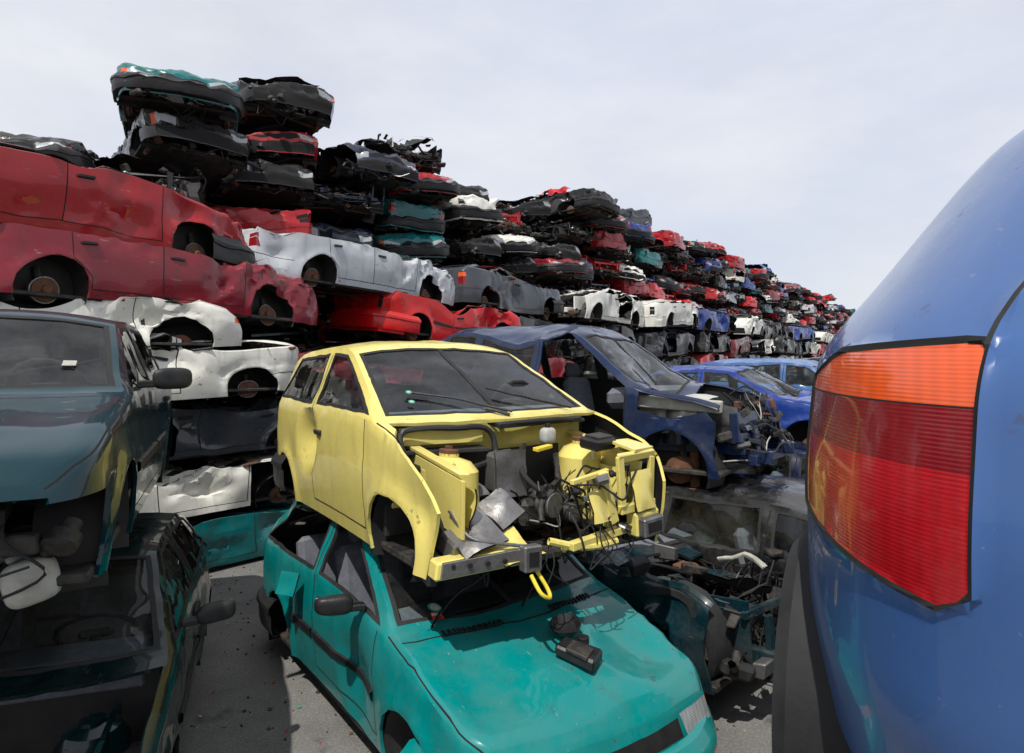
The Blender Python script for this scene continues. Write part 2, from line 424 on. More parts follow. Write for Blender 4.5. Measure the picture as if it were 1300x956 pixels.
    for xw in(S['wf'],S['wr']):
        P=[(xw+AR*math.cos(2*math.pi*k/18),.30+AR*math.sin(2*math.pi*k/18)) for k in range(18)]
        d=cut(bm,zl,(0,),(0,2),P); bmesh.ops.delete(bm,geom=d,context='FACES')
    xf=S['wf']-AR-.085; zlow=sill+.09; w=.011
    lines=[((xf,belt+.0),(xf-.02,zlow)),((xf-.02,zlow),(B-.02,zlow)),((B-.02,zlow),(B-.035,belt+.02)),((B-.035,belt),(B-.035,zt))]
    if S['doors']==5:
        C=S['wr']+.36; lines+=[((B-.02,zlow),(C,zlow)),((C,zlow),(C,zlow+.12)),((C,zlow+.12),(C-.2,.62)),((C-.2,.62),(C-.2,belt+.02))]
    for p,q in lines: setm(cut(bm,zl,(0,1),(0,2),seg(p,q,w)),'gap')
    setm(cut(bm,zl,(0,),(0,2),seg((-L/2,.50),(-L/2+.5,.50),.012)),'gap')
    setm(cut(bm,zl,(2,),(0,1),seg((cowl+.12,-.1),(cowl+.12,.9),.014)),'gap')
    if kind in('sedan',): setm(cut(bm,zl,(2,),(0,1),seg((S['rb']-.05,-.1),(S['rb']-.05,.9),.014)),'gap')
    hz=H(L/2)
    if lights:
        setm(cut(bm,zl,(3,),(1,2),[(.42,hz-.145),(.38,hz-.045),(.9,hz-.045),(.9,hz-.15)]),'lensw')
        setm(cut(bm,zl,(0,),(0,2),[(L/2-.10,hz-.13),(L/2-.06,hz-.05),(L/2+.01,hz-.05),(L/2+.01,hz-.14)]),'lensa')
        setm(cut(bm,zl,(3,),(1,2),[(-.01,hz-.14),(-.01,hz-.055),(.36,hz-.055),(.38,hz-.14)]),'gap')
    setm(cut(bm,zl,(3,),(1,2),[(-.01,.24),(-.01,.47),(.62,.47),(.66,.24)]),'gap')
    rz=H(-L/2)
    for a,b,m in((.0,.08,'lensa' if rlights and rd.random()<.35 else 'lensd'),(.088,.22,'lensd')):
        if not rlights: m='gap'
        setm(cut(bm,zl,(4,),(1,2),[(.54,rz-.06-b),(.54,rz-.06-a),(.9,rz-.06-a),(.9,rz-.06-b)]),m)
        if rlights: setm(cut(bm,zl,(0,),(0,2),[(-L/2-.01,rz-.06-b),(-L/2-.01,rz-.06-a),(-L/2+.04,rz-.06-a),(-L/2+.05,rz-.06-b)]),m)
    setm(cut(bm,zl,(4,),(1,2),[(-.01,.50),(-.01,.515),(.9,.515),(.9,.50)]),'gap')
    r=bmesh.ops.duplicate(bm,geom=bm.verts[:]+bm.edges[:]+bm.faces[:])
    nv=[e for e in r['geom'] if isinstance(e,bmesh.types.BMVert)]; nf=[e for e in r['geom'] if isinstance(e,bmesh.types.BMFace)]
    for v in nv: v.co.y*=-1
    bmesh.ops.reverse_faces(bm,faces=nf); bmesh.ops.remove_doubles(bm,verts=bm.verts[:],dist=2e-4)
    def dele(fs): bmesh.ops.delete(bm,geom=fs,context='FACES')
    if strip or nohood: dele([f for f in bm.faces if f[zl]==2 and f.calc_center_median().x>cowl+.1])
    if strip:
        dele([f for f in bm.faces if f[zl]==3])
        for sg in(-1,1):
            P=[(L/2-.18-rd.uniform(0,.1),0),(L/2-.30,.45),(L/2-.22,1.3),(L/2+.2,1.3),(L/2+.2,0)]
            dele(cut(bm,zl,(0,1,2),(0,2),P,lambda c,sg=sg:c.y*sg>0))
    if nodoor: 
        C=[(xf-.01,belt+.02),(xf-.02,zlow+.01),(B,zlow+.01),(B,zt+.02),(ax(zt),zt+.02)]
        dele(cut(bm,zl,(0,1),(0,2),C,lambda c:c.y<0))
    for hname,sg in holes:
        if hname=='boot': dele([f for f in bm.faces if f[zl]==4 and abs(f.calc_center_median().y)<.6 and f.calc_center_median().z>.5])
        if hname=='door': dele(cut(bm,zl,(0,1),(0,2),[(B-.06,belt+.02),(B-.05,zlow+.02),(S['wr']+.36,zlow+.02),(S['wr']+.22,belt+.02)],lambda c:c.y*sg>0))
        if hname=='fdoor': dele(cut(bm,zl,(0,1),(0,2),[(xf-.02,belt+.02),(xf-.03,zlow+.02),(B,zlow+.02),(B,belt+.02)],lambda c:c.y*sg>0))
        if hname=='fender': dele(cut(bm,zl,(0,),(0,2),[(xf+.02,1.2),(xf+.02,.1),(L/2+.2,.1),(L/2+.2,1.2)],lambda c:c.y*sg>0))
    if bodycut: bodycut(bm,zl,cut,dele)
    def bow(p):
        x,y,z=p
        if x>0: k=.13*clamp(x/.8)
        else: k=-.07*clamp((-x-.6)/.7)
        nx=x-k*(y/W)**2
        wf=clamp((x-(L/2-.28))/.28)**2
        if wf>0 : nx-=wf*.11*max(0,(z-.42)/.3)**1.5
        wr_=clamp((-x-(L/2-.28))/.28)**2
        if wr_>0: nx+=wr_*.05*max(0,(z-.5)/.4)**1.5
        return Vector((nx,y,z))
    def flare(p):
        for xw in(S['wf'],S['wr']):
            d=math.hypot(p.x-xw,p.z-.3)
            if abs(p.y)>W*.8 and d<.5: p.y+=math.copysign(.02*math.exp(-((d-AR-.01)/.045)**2),p.y)
        return p
    cf=crush or (lambda p:Vector(p))
    T=lambda p:cf(bow(flare(Vector(p))))
    for v in bm.verts: v.co=T(v.co)
    bm.normal_update()
    g=Geo()
    gm=Geo(); gl=[f for f in bm.faces if f.material_index==MI['glass']]
    for f in gl: gm.add([v.co-f.normal*.006 for v in f.verts],[list(range(len(f.verts)))],'glass')
    dele(gl)
    me=bpy.data.meshes.new('t'); bm.to_mesh(me); bm.free()
    for m in MATS: me.materials.append(m)
    ob=bpy.data.objects.new('t',me); scene.collection.objects.link(ob)
    so=ob.modifiers.new('s','SOLIDIFY'); so.thickness=.018; so.offset=-1; so.material_offset=40; so.use_even_offset=False
    dg=bpy.context.evaluated_depsgraph_get(); m2=bpy.data.meshes.new_from_object(ob.evaluated_get(dg))
    bpy.data.objects.remove(ob); g.merge(m2)
    if gm.v:
        b2=bmesh.new(); vv=[b2.verts.new(v) for v in gm.v]
        for f in gm.f:
            try: b2.faces.new([vv[i] for i in f])
            except: pass
        bmesh.ops.remove_doubles(b2,verts=b2.verts[:],dist=.004)
        mg=bpy.data.meshes.new('g'); b2.to_mesh(mg); b2.free(); st=len(g.m); g.merge(mg)
        for i in range(st,len(g.m)): g.m[i]=MI['glass']
    q=Geo()
    q.box((0,0,sill+.03),(L-.5,2*W-.16,.04),'engine',bev=.2)
    q.box((.0,0,sill+.1),(L-1.6,.22,.14),'inner')
    q.tube([(L/2-.9,.12,sill-.02),(0,.15,sill-.04),(-L/2+.9,.3,sill-.02),(-L/2+.2,.42,sill+.03)],.03,'rust',8)
    for i,xw in enumerate((S['wf'],S['wf'],S['wr'],S['wr'])):
        sg=-1 if i%2 else 1
        vs=[];fs=[];n=12
        for k in range(n+1):
            a=R(-25+230*k/n)
            for yy in(W-.045,W-.30): vs.append((xw+(AR+.01)*math.cos(a),sg*yy,.30+(AR+.01)*math.sin(a)))
        for k in range(n): fs.append([2*k,2*k+1,2*k+3,2*k+2])
        cen=len(vs); vs.append((xw,sg*(W-.30),.3)); 
        for k in range(n): fs.append([2*k+1,cen,2*k+3])
        q.add(vs,fs,'gap' if rd.random()<.4 else 'inner')
        yy=sg*(W-.16)
        if kind!='city':
            q.lathe([(.05,-.07),(.125,-.06),(.125,0),(.12,.01),(.05,.02),(.045,.05),(.03,.06)],(xw,yy,.28),(0,sg,0),'rust',18)
            if rd.random()<.5: q.lathe([(.135,-.02),(.135,-.005)],(xw,yy,.28),(0,sg,0),'metal',20)
        q.tube([(xw,sg*(W-.24),.3),(xw-.02,sg*(W-.27),.52)],.035,'engine',8,False)
        q.tube([(xw,sg*(W-.2),.24),(xw+.05,0.1*sg,.26)],.03,'rust',7,False)
        if tyres[i]:
            q.lathe([(.17,-.09),(.27,-.095),(.295,-.07),(.30,0),(.295,.07),(.27,.095),(.19,.09),(.185,.05),(.12,.03),(.05,.04)],(xw,sg*(W-.11),.3),(0,sg,0),'rubber',28)
            q.lathe([(.19,.0),(.185,.085),(.17,.07),(.10,.045),(.04,.06)],(xw,sg*(W-.11),.3),(0,sg,0),'metal',28)
    def bumper(sgn,mat,drop=0):
        pts=[]
        n=14
        for i in range(5): x=L/2-.62+.13*i; pts.append((x*sgn,ysurf(x*sgn,.5)+.015))
        for i in range(n+1):
            t=1-2*i/n; y=(hw(L/2)+.0)*t; pts.append(((L/2+.065-.10*abs(t)**5)*sgn,y))
        for i in range(4,-1,-1): x=L/2-.62+.13*i; pts.append((x*sgn,-(ysurf(x*sgn,.5)+.015)))
        prof=[(-.03,.26),(.01,.27),(.025,.33),(.03,.44),(.045,.455),(.045,.49),(.03,.51),(.0,.55),(-.04,.555)]
        vs=[];fs=[];m=len(prof)
        for i,p in enumerate(pts):
            a=Vector(pts[max(0,i-1)]);b=Vector(pts[min(len(pts)-1,i+1)]);t=(b-a).normalized(); nn=Vector((-t.y,t.x))
            if nn.dot(Vector(p))<0: nn=-nn
            for o,z in prof: vs.append((p[0]+nn.x*o,p[1]+nn.y*o,z-drop))
        for i in range(len(pts)-1):
            for k in range(m-1): f=[i*m+k,i*m+k+1,(i+1)*m+k+1,(i+1)*m+k]; fs.append(f)
        q.add(vs,fs,mat)
    if fb: bumper(1,fb)
    if rb: bumper(-1,rb)
    for sg in(-1,1):
        if strips:
            for a,b in((S['wr']+.37,B-.04),(B-.0,xf-.03)):
                if nodoor and sg<0 and b>B: continue
                vs=[];fs=[];n=10
                for i in range(n+1):
                    x=a+(b-a)*i/n
                    for o,z in((0,.50),(.014,.508),(.014,.552),(0,.56)): vs.append((x,sg*(ysurf(x,z)+o),z))
                for i in range(n):
                    for k in range(3):
                        f=[i*4+k,i*4+k+1,i*4+k+5,i*4+k+4]; fs.append(f)
                q.add(vs,fs,'trim')
        if not(nodoor and sg<0): q.box((B+.13,sg*(ysurf(B+.13,.79)+.008),.79),(.17,.03,.035),'trim',bev=.25)
        if S['doors']==5: q.box((S['wr']+.33,sg*(ysurf(B,.79)+.008),.79),(.17,.03,.035),'trim',bev=.25)
        if (mirrors&(1 if sg<0 else 2)):
            xm=cowl-.32; 
            q.box((xm,sg*(W+.02),belt+.06),(.06,.12,.04),'trim',bev=.2)
            q.blob((xm,sg*(W+.13),belt+.085),(.05,.10,.06),'trim'); q.box((xm-.047,sg*(W+.13),belt+.085),(.012,.16,.09),'metal',bev=.2)
    q.box((cowl-.05,0,.60),(.04,2*W-.2,.62),'inner')
    if interior:
        q.box((cowl-.22,0,belt-.08),(.36,2*W-.24,.2),'fabric',bev=.3)
        for sg in(-1,1):
            q.box((.0-.05,sg*.36,.44),(.5,.48,.16),'fabric',bev=.3)
            q.box((-.36,sg*.36,.76),(.15,.48,.62),'fabric',(0,-.22,0),.35)
            q.box((-.47,sg*.36,1.14),(.1,.25,.17),'fabric',(0,-.2,0),.4)
        q.box((-1.0,0,.44),(.45,1.2,.16),'fabric',bev=.3); q.box((-1.25,0,.75),(.14,1.2,.5),'fabric',(0,-.25,0),.3)
        c=Vector((cowl-.45,.36,belt+.04)); pts=[]
        for k in range(14):
            a=2*math.pi*k/14; pts.append(c+Vector((math.sin(a)*.09,math.cos(a)*.18,math.sin(a)*.155)))
        q.tube(pts,.014,'rubber',7,False,True); q.box(c,(.05,.16,.06),'rubber',(0,.45,0),.3); q.tube([c,(cowl-.2,.36,belt-.12)],.025,'trim',7,False)
    if strip or nohood:
        for sg in(-1,1):
            q.box(((cowl+L/2)/2-.05,sg*(W-.26),.60),(L/2-cowl-.2,.025,.34),'paint',bev=.1)
            q.lathe([(.15,-.2),(.14,.0),(.11,.06),(.05,.08),(.05,.1)],(S['wf']-.08,sg*(W-.32),.70),(0,0,1),'paint',18)
            q.box(((cowl+L/2)/2,sg*.42,.40),(L/2-cowl,.08,.12),'paint',bev=.15)
        if strip and rd.random()<.8:
            q.box((L/2-.12,0,.66),(.05,1.25,.05),'paint',(rd.uniform(-.05,.05),0,rd.uniform(-.1,.1)))
            for y in(-.4,.4): q.box((L/2-.12,y,.52),(.04,.07,.3),'paint')
        if strip: q.box((L/2-.1,0,.36),(.08,1.2,.09),rd.choice(('paint','metal','rust')),(rd.uniform(-.06,.06),0,rd.uniform(-.08,.08)))
        junk(q,(cowl+.05,-.55,.36),(L/2-.15,.55,.78),34,rd)
    if hooks: hooks(q,S,rd)
    for v in q.v:
        c=cf(bow(v)); v.x,v.y,v.z=c.x,c.y,c.z
    o=len(g.v); g.v+=q.v; g.f+=[[i+o for i in f] for f in q.f]; g.m+=q.m
    return g.mesh(name,ang)
def put(me,name,loc,rz,col,tilt=(0,0),sc=(1,1,1)):
    ob=bpy.data.objects.new(name,me); scene.collection.objects.link(ob)
    ob.location=loc; ob.rotation_euler=(tilt[0],tilt[1],rz); ob.color=col; ob.scale=sc; return ob
# ---------------------------------------------------------------- pile variants
SIDE=[];END=[]
def shook(q,S,rd):
    L=S['L']
    for _ in range(3): q.sheet((rd.uniform(-1,1),rd.uniform(-.4,.4),rd.uniform(1.0,1.2)),rd.uniform(.5,1.2),rd.uniform(.4,1.),(rd.uniform(-.25,.25),rd.uniform(-.25,.25),rd.uniform(0,3)),rd.choice(('paint','inner','trim')),rd)
    junk(q,(-L/2,-.8,.85),(L/2,.8,1.3),26,rd,.5); junk(q,(-L/2+.2,-.8,.15),(L/2-.2,.8,.3),14,rd,.3)
for i,(kd,k,st,ho) in enumerate((('sedan',.2,False,()),('hatch',.3,True,(('fdoor',-1),)),('wagon',.18,False,()),('hatch',.15,False,(('fender',1),)),('sedan',.3,True,(('door',-1),('fdoor',1))),('hatch',.4,False,()),('sedan',.12,False,(('fender',-1),('boot',1))),('wagon',.35,True,(('door',1),)),('mpv',.15,False,(('fdoor',1),('fender',-1))))):
    cr=make_crush(i*3+1,k=k,A=.06,A2=.042,dents=8,belt=SPECS[kd]['belt'],L=SPECS[kd]['L'],mask=True)
    SIDE.append(build_car(kd,'crushed_side_%d'%i,seed=i+1,crush=cr,strip=st,ws=False,side=False,rear=False,dx=.055,fb='trim' if i in(0,5) else None,rb='paint' if i in (3,8) else None,interior=i in(1,4,8),strips=i in(3,),ang=24,hooks=shook,lights=i in(0,3),rlights=i in(2,5),holes=ho))
for i,(kd,st,nh,ho) in enumerate((('hatch',False,False,()),('sedan',True,False,(('fender',1),)),('hatch',False,True,(('boot',1),)),('sedan',False,False,()),('hatch',True,False,(('boot',1),('fdoor',-1))),('wagon',False,False,(('fender',-1),)),('sedan',False,True,()),('hatch',True,True,(('fender',-1),)),('mpv',False,False,(('door',1),)))):
    cr=make_crush(i*5+101,k=.12,A=.07,A2=.040,dents=8,belt=SPECS[kd]['belt'],L=SPECS[kd]['L'],zs=.8)
    clean=i in(0,3)
    def hk(q,S,rd):
        L=S['L']
        junk(q,(L/2-.4,-.65,.16),(L/2+.03,.65,.44),36,rd,.35)
        junk(q,(-L/2-.02,-.65,.16),(-L/2+.3,.65,.36),16,rd,.35)
        if clean: return
        junk(q,(-L/2+.3,-.6,.85),(L/2-.3,.6,1.25),24,rd,.45)
        for _ in range(4): q.sheet((rd.uniform(-1.1,L/2-.5),rd.uniform(-.4,.4),rd.uniform(.85,1.15)),rd.uniform(.4,1.1),rd.uniform(.4,1.1),(rd.uniform(-.35,.35),rd.uniform(-.35,.35),rd.uniform(0,3)),rd.choice(('paint','inner','trim','paint')),rd,.1)
    END.append(build_car(kd,'crushed_end_%d'%i,seed=i+41,crush=cr,strip=st,nohood=nh,ws=False,side=False,rear=False,dx=.07,fb='trim' if i in(3,) else None,rb='trim' if i%3==0 else None,interior=False,hooks=hk,ang=24,rlights=i%2==0,holes=ho,strips=False))
rd=random.Random(5)
D=Vector((.534,.845,0)); NN=Vector((.845,-.534,0))
aD=math.atan2(.845,.534)
red=lin(156,20,30);mar=lin(124,26,40);wh=lin(216,214,204);sil=lin(180,184,188);gry=lin(58,62,68);dk=lin(18,20,24);blk=lin(9,10,12);tl=lin(0,96,98);bl=lin(20,54,130);nav=lin(16,26,52);grn=lin(10,46,42);yel=lin(215,165,15);brt=lin(196,14,18);lbl=lin(60,98,150)
PAL=[red,mar,wh,sil,gry,dk,blk,bl,nav,grn,brt,dk,gry,red,tl,wh,dk,brt]
PALE=[red,mar,sil,gry,dk,blk,bl,nav,grn,brt,dk,gry,red,tl,blk,dk,blk,dk,nav,mar,brt,wh]
PALF=[red,mar,sil,gry,dk,bl,nav,brt,gry,red,tl,blk,mar,brt,wh,wh,lbl,sil,red,dk,brt,wh]
def face(Y): return Vector((-8+.632*Y,Y,0))
cols={-1:[gry,wh,tl,dk,red],0:[tl,wh,gry,wh,wh,mar,red],1:[grn,gry,nav,mar,brt,sil],2:[dk,wh,red,blk,gry],3:[nav,gry,blk,dk,wh],4:[red,tl,dk,gry,wh],5:[dk,gry,red,blk,bl],6:[wh,dk,nav,mar,wh],7:[dk,red,gry,wh,blk]}
starts=[1.4,5.15,8.0]; 
yy=8.0
while yy<86: yy+=3.75; starts.append(yy)
HT={7:[0,.60,1.24,1.92,2.38,2.84,3.46],6:[.0,.6,1.2,1.85,2.64,3.32],5:[.0,.8,1.6,2.4,3.2]}
last=None
for ci,Y0 in enumerate(starts):
    c=ci-1; pal=cols.get(c)
    tiers=7 if c==0 else (6 if c==1 else 5)
    for t in range(tiers):
        me=rd.choice([m for m in SIDE if m is not last])
        spec={(0,6):0,(0,5):2,(0,4):3,(0,3):5,(0,2):2,(0,1):6,(0,0):0,(1,5):2,(1,4):3,(2,4):5,(3,4):7,(4,4):0,(5,4):6}.get((c,t))
        if spec is not None: me=SIDE[spec]
        last=me
        fwd=rd.random()<.6 or (c in(0,1) and t>=4)
        mid=Y0+1.8+rd.uniform(-.35,.35)
        if c==0: mid={6:6.3,5:7.1,4:6.3,3:6.9,2:7.35,1:7.2,0:7.3}[t]
        if c==1: mid={5:9.9,4:11.6}.get(t,mid)
        if c==1 and t<3: mid+=1.9
        p=face(mid)-NN*(.83+(rd.uniform(-.2,.3) if c!=0 else rd.uniform(-.05,.1)))
        if c==0 and t in(3,4): p+=NN*.12
        cc=pal[t] if pal else rd.choice(PAL)
        zsc=.97 if tiers==5 else (.95 if t>=tiers-2 else .74)
        z=HT[tiers][t]-.2*zsc+.03+rd.uniform(-.04,.04)
        tl_=(rd.uniform(-.07,.07),rd.uniform(-.06,.06))
        rzz=rd.uniform(-.09,.09)
        if c==0: tl_=(rd.uniform(-.03,.03),.04 if t>=5 else 0)
        if c==0 and t<5: rzz=-.12
        put(me,'crushed_car',(p.x,p.y,z),(aD if fwd else aD+math.pi)+rzz,cc,tl_,(1,1,zsc))
TOP=[(6.6,4.6),(7.7,5.0),(9.05,6.35),(10.5,6.85),(11.9,6.2),(13.3,6.75),(15,6.4),(16.6,6.4),(18.5,7.1),(20.5,7.2),(24,7.1),(30,7.3),(45,7.4),(90,7.3)]
def hd(a): return R(a-90)
Ys=[6.35,7.7,9.05,10.5,11.9,13.35]
while Ys[-1]<90: Ys.append(Ys[-1]+1.50+rd.uniform(-.06,.10))
for i,Y in enumerate(Ys):
    near=Y<14
    top=pl(TOP,Y)+(rd.uniform(-.4,.4) if not near else 0)
    aa=pl([(6,27),(12,33),(25,48),(50,56)],Y)
    h=Vector((math.sin(R(aa)),-math.cos(R(aa)),0)); l=Vector((math.cos(R(aa)),math.sin(R(aa)),0))
    for row in range(2):
        tp=top-(0 if row==0 else rd.uniform(0,.5)); z=(-.1 if Y<22 else 1.6) 
        if row==1: z=tp-2.6
        nt=max(1,int((tp-z)/.61)); pitch=(tp-z)/nt
        pp=Vector((-10.2+.632*Y,Y,0))-h*(2.0+row*4.1)-Vector((.25,0,0))*(0 if row==0 else 4)
        for t in range(nt):
            me=rd.choice(END)
            j=.6 if near and row==0 else 1
            p=pp+h*rd.uniform(-.35,.35)*j+l*rd.uniform(-.25,.25)*j
            if i==2 and row==0 and z+t*pitch<4.9: p+=h*.5-l*.25
            if i==2 and row==0 and z+t*pitch>=4.9: p+=l*.15
            fwd=rd.random()<.75
            cc=rd.choice((PALF if Y>18 else PALE) if Y>12.5 else [dk,blk,dk,mar,nav,blk,dk,grn,blk,red,dk])
            ti=.10 if t<nt-1 else .13
            if row==0 and t==nt-1 and near:
                cc={0:dk,1:dk,2:tl,3:blk,4:nav}.get(i,dk); fwd=True; ti=.05; me=END[{0:0,1:3,2:3,3:2,4:5,5:7}.get(i,0)]
            if row==0 and t==nt-2 and i==2: me=END[0];cc=dk;fwd=True
            put(me,'crushed_car',(p.x,p.y,z+t*pitch-.14),R(aa-90)+(0 if fwd else math.pi)+rd.uniform(-.18,.18),cc,(rd.uniform(-ti,ti),rd.uniform(-ti,ti)),(1,rd.uniform(.95,1.03),rd.uniform(.9,1.08)))
# ---------------------------------------------------------------- hero cars
def ycut(bm,zl,cut,dele):
    dele([f for f in bm.faces if f[zl]==3])
    dele([f for f in bm.faces if f[zl]==2 and f.calc_center_median().x>.93])
    dele(cut(bm,zl,(0,1,2),(0,2),[(.98,1.2),(1.02,.93),(1.24,.80),(1.50,.56),(1.44,.42),(1.36,.1),(2,.1),(2,1.2)],lambda c:c.y<0))
    dele(cut(bm,zl,(0,1,2),(0,2),[(1.50,1.2),(1.50,.78),(1.60,.6),(1.48,.1),(2,.1),(2,1.2)],lambda c:c.y>0))
def yhook(q,S,rd):
    q.box((.80,0,.68),(.03,1.36,.46),'paint'); q.box((.825,.05,.60),(.02,.8,.3),'inner')
    q.box((.90,-.42,.78),(.13,.5,.02),'inner'); q.box((.87,-.42,.86),(.03,.5,.1),'paint')
    q.tube([(.93,-.66,.90),(.95,-.42,.915),(.93,-.18,.90),(.95,-.13,.80),(.98,-.18,.72),(1.0,-.42,.69),(1.0,-.62,.70),(.97,-.68,.78)],.018,'trim',8,True,True)
    q.box((.90,.22,.92),(.14,.66,.03),'trim',(0,.1,0)); q.tube([(.93,-.1,.92),(.97,.25,.93),(.93,.6,.90)],.015,'rubber',8)
    for sg in(-1,1):
        q.box((1.16,sg*.60,.60),(.62,.02,.30),'paint',(0,.12,0)); q.box((1.14,sg*.585,.775),(.66,.06,.02),'paint',(0,.12,0))
        q.lathe([(.17,-.28),(.15,-.1),(.15,.0),(.11,.05),(.05,.07),(.05,.09)],(1.04,sg*.46,.70),(0,0,1),'paint',22)
        q.lathe([(.05,0),(.05,.03),(.02,.035),(.02,.05)],(1.04,sg*.46,.78),(0,0,1),'rust',14)
        q.box((1.12,sg*.42,.40),(.56,.09,.12),'paint')
        q.sheet((1.22,sg*.53,.56),.4,.2,(1.3,0,0),'paint',rd,.04,6)
    z=.31
    q.box((1.47,-.52,z),(.10,.50,.09),'paint',(.06,0,.06)); q.box((1.525,-.52,z+.005),(.02,.44,.075),'metal',(.06,0,.06))
    q.box((1.54,-.27,z+.01),(.06,.10,.13),'metal'); q.box((1.572,-.27,z+.01),(.004,.055,.07),'gap')
    for yy in(-.68,-.59,-.50,-.41): q.cyl((1.539,yy,z+.01),(1,0,0),.012,.012,'gap',12)
    q.sheet((1.40,-.30,.36),.26,.26,(.1,.35,.2),'paint',rd,.05,6)
    q.tube([(1.52,-.24,z-.04),(1.58,-.2,z-.14),(1.63,-.22,z-.17),(1.63,-.27,z-.14),(1.56,-.28,z-.07)],.010,'yellow',8)
    q.tube([(1.36,-.66,.54),(1.46,-.58,.44),(1.5,-.42,.40),(1.53,-.2,.36)],.010,'metal',8)
    q.sheet((1.42,-.52,.44),.22,.26,(.5,.4,.3),'metal',rd,.05,6); q.box((1.32,-.72,.28),(.22,.05,.14),'trim',(0,.2,0))
    q.box((1.38,-.62,.38),(.14,.12,.10),'metal',(.2,.3,.3)); q.tube([(1.45,-.1,.36),(1.5,.1,.31),(1.5,.35,.30)],.02,'paint',8)
    for (c,s,r_) in (((1.50,.40,.62),(.035,.05,.30),(.05,0,0)),((1.50,.68,.60),(.035,.05,.28),(-.05,0,0)),((1.50,.54,.76),(.04,.33,.045),(0,.3,0)),((1.51,.54,.47),(.04,.33,.05),(0,0,0)),((1.49,.30,.55),(.05,.06,.30),(.25,0,0)),((1.47,.18,.69),(.03,.30,.03),(0,0,.1)),((1.40,.60,.80),(.22,.20,.02),(0,.12,.1)),((1.49,.25,.34),(.05,.5,.045),(.05,0,.05))): q.box(c,s,'paint',r_)
    q.sheet((1.52,.22,.52),.18,.15,(0,1.4,0),'paint',rd,.05,6)
    q.sheet((1.52,.58,.56),.22,.2,(0,1.4,0),'paint',rd,.05,6)
    q.box((1.56,.60,.36),(.08,.20,.11),'metal'); q.box((1.602,.60,.36),(.004,.13,.06),'gap'); q.box((1.5,.60,.37),(.1,.23,.14),'paint')
    q.box((1.26,.42,.81),(.15,.22,.07),'trim',(0,.1,.2),.2); q.box((1.27,.42,.85),(.11,.16,.015),'engine',(0,.1,.2))
    q.blob((1.00,.22,.84),(.04,.05,.05),'white'); q.cyl((1.0,.22,.90),(0,0,1),.018,.025,'trim')
    q.box((1.18,.05,.80),(.04,.14,.02),'yellow',(0,0,.3))
    q.box((1.02,-.12,.66),(.12,.18,.22),'metal',(0,.1,.1),.15); q.sheet((1.12,-.12,.66),.26,.2,(0,1.5,0),'metal',rd,.03,6)
    q.sheet((1.20,-.24,.50),.20,.18,(.4,.5,.5),'metal',rd,.05,6); q.sheet((1.0,-.40,.60),.22,.3,(.1,.5,.1),'metal',rd,.04,6)
    q.box((1.02,.12,.42),(.3,.4,.18),'engine',bev=.2); q.cyl((1.20,.08,.48),(1,.2,0),.07,.10,'metal'); q.cyl((1.2,.22,.42),(1,0,0),.05,.16,'metal')
    for k in range(3): q.cyl((1.05,.0+.09*k,.53),(0,0,1),.022,.05,'metal',12)
    q.tube([(1.0,.28,.72),(1.12,.2,.66),(1.22,.12,.58),(1.24,.0,.50),(1.30,-.04,.42)],.016,'engine',10,rib=.18)
    q.tube([(.92,.1,.78),(1.04,-.02,.74),(1.14,-.05,.64),(1.22,.05,.54),(1.20,.2,.5)],.016,'rubber',9)
    junk(q,(.88,-.35,.36),(1.25,.52,.66),42,rd,.5,('engine','metal','trim','rust','paint','paint','engine'),.55)
    junk(q,(1.30,.0,.28),(1.54,.62,.68),36,rd,.85,('metal','trim','paint','metal','engine'),.4)
    junk(q,(1.0,-.6,.28),(1.45,-.3,.42),16,rd,.5,('engine','metal','trim'),.5)
    for _ in range(9):
        y=rd.uniform(-.1,.6); x=rd.uniform(1.42,1.55); z1=rd.uniform(.3,.45); q.tube([(x,y,z1),(x+.05,y+rd.uniform(-.1,.1),z1-.1),(x+.03,y+rd.uniform(-.15,.15),z1-rd.uniform(.15,.3))],.004,'rubber',5)
    q.tube([(.86,.05,.985),(.70,-.22,1.06),(.58,-.50,1.10)],.008,'trim',6); q.tube([(.88,.02,.97),(.80,-.1,1.01)],.012,'trim',6); q.tube([(.86,.55,.98),(.74,.3,1.045),(.60,.02,1.12)],.008,'trim',6)
    for c in ((.69,-.52,1.05),(.60,-.50,1.10)):
        q.lathe([(.018,0),(.018,.003)],c,(.55,-.1,1),'green',16); q.lathe([(.010,.003),(.010,.004)],c,(.55,-.1,1),'white',16)
yel_me=build_car('city','yellow_city_car',seed=77,crush=make_crush(9,k=1,A=.012,A2=.005,dents=2,belt=.95,L=3.4),lights=False,dx=.045,hooks=yhook,bodycut=ycut,strips=False,rb='trim')
put(yel_me,'stripped_yellow_hatchback',(-.51,4.88,1.06),hd(33),lin(219,203,112,.75))
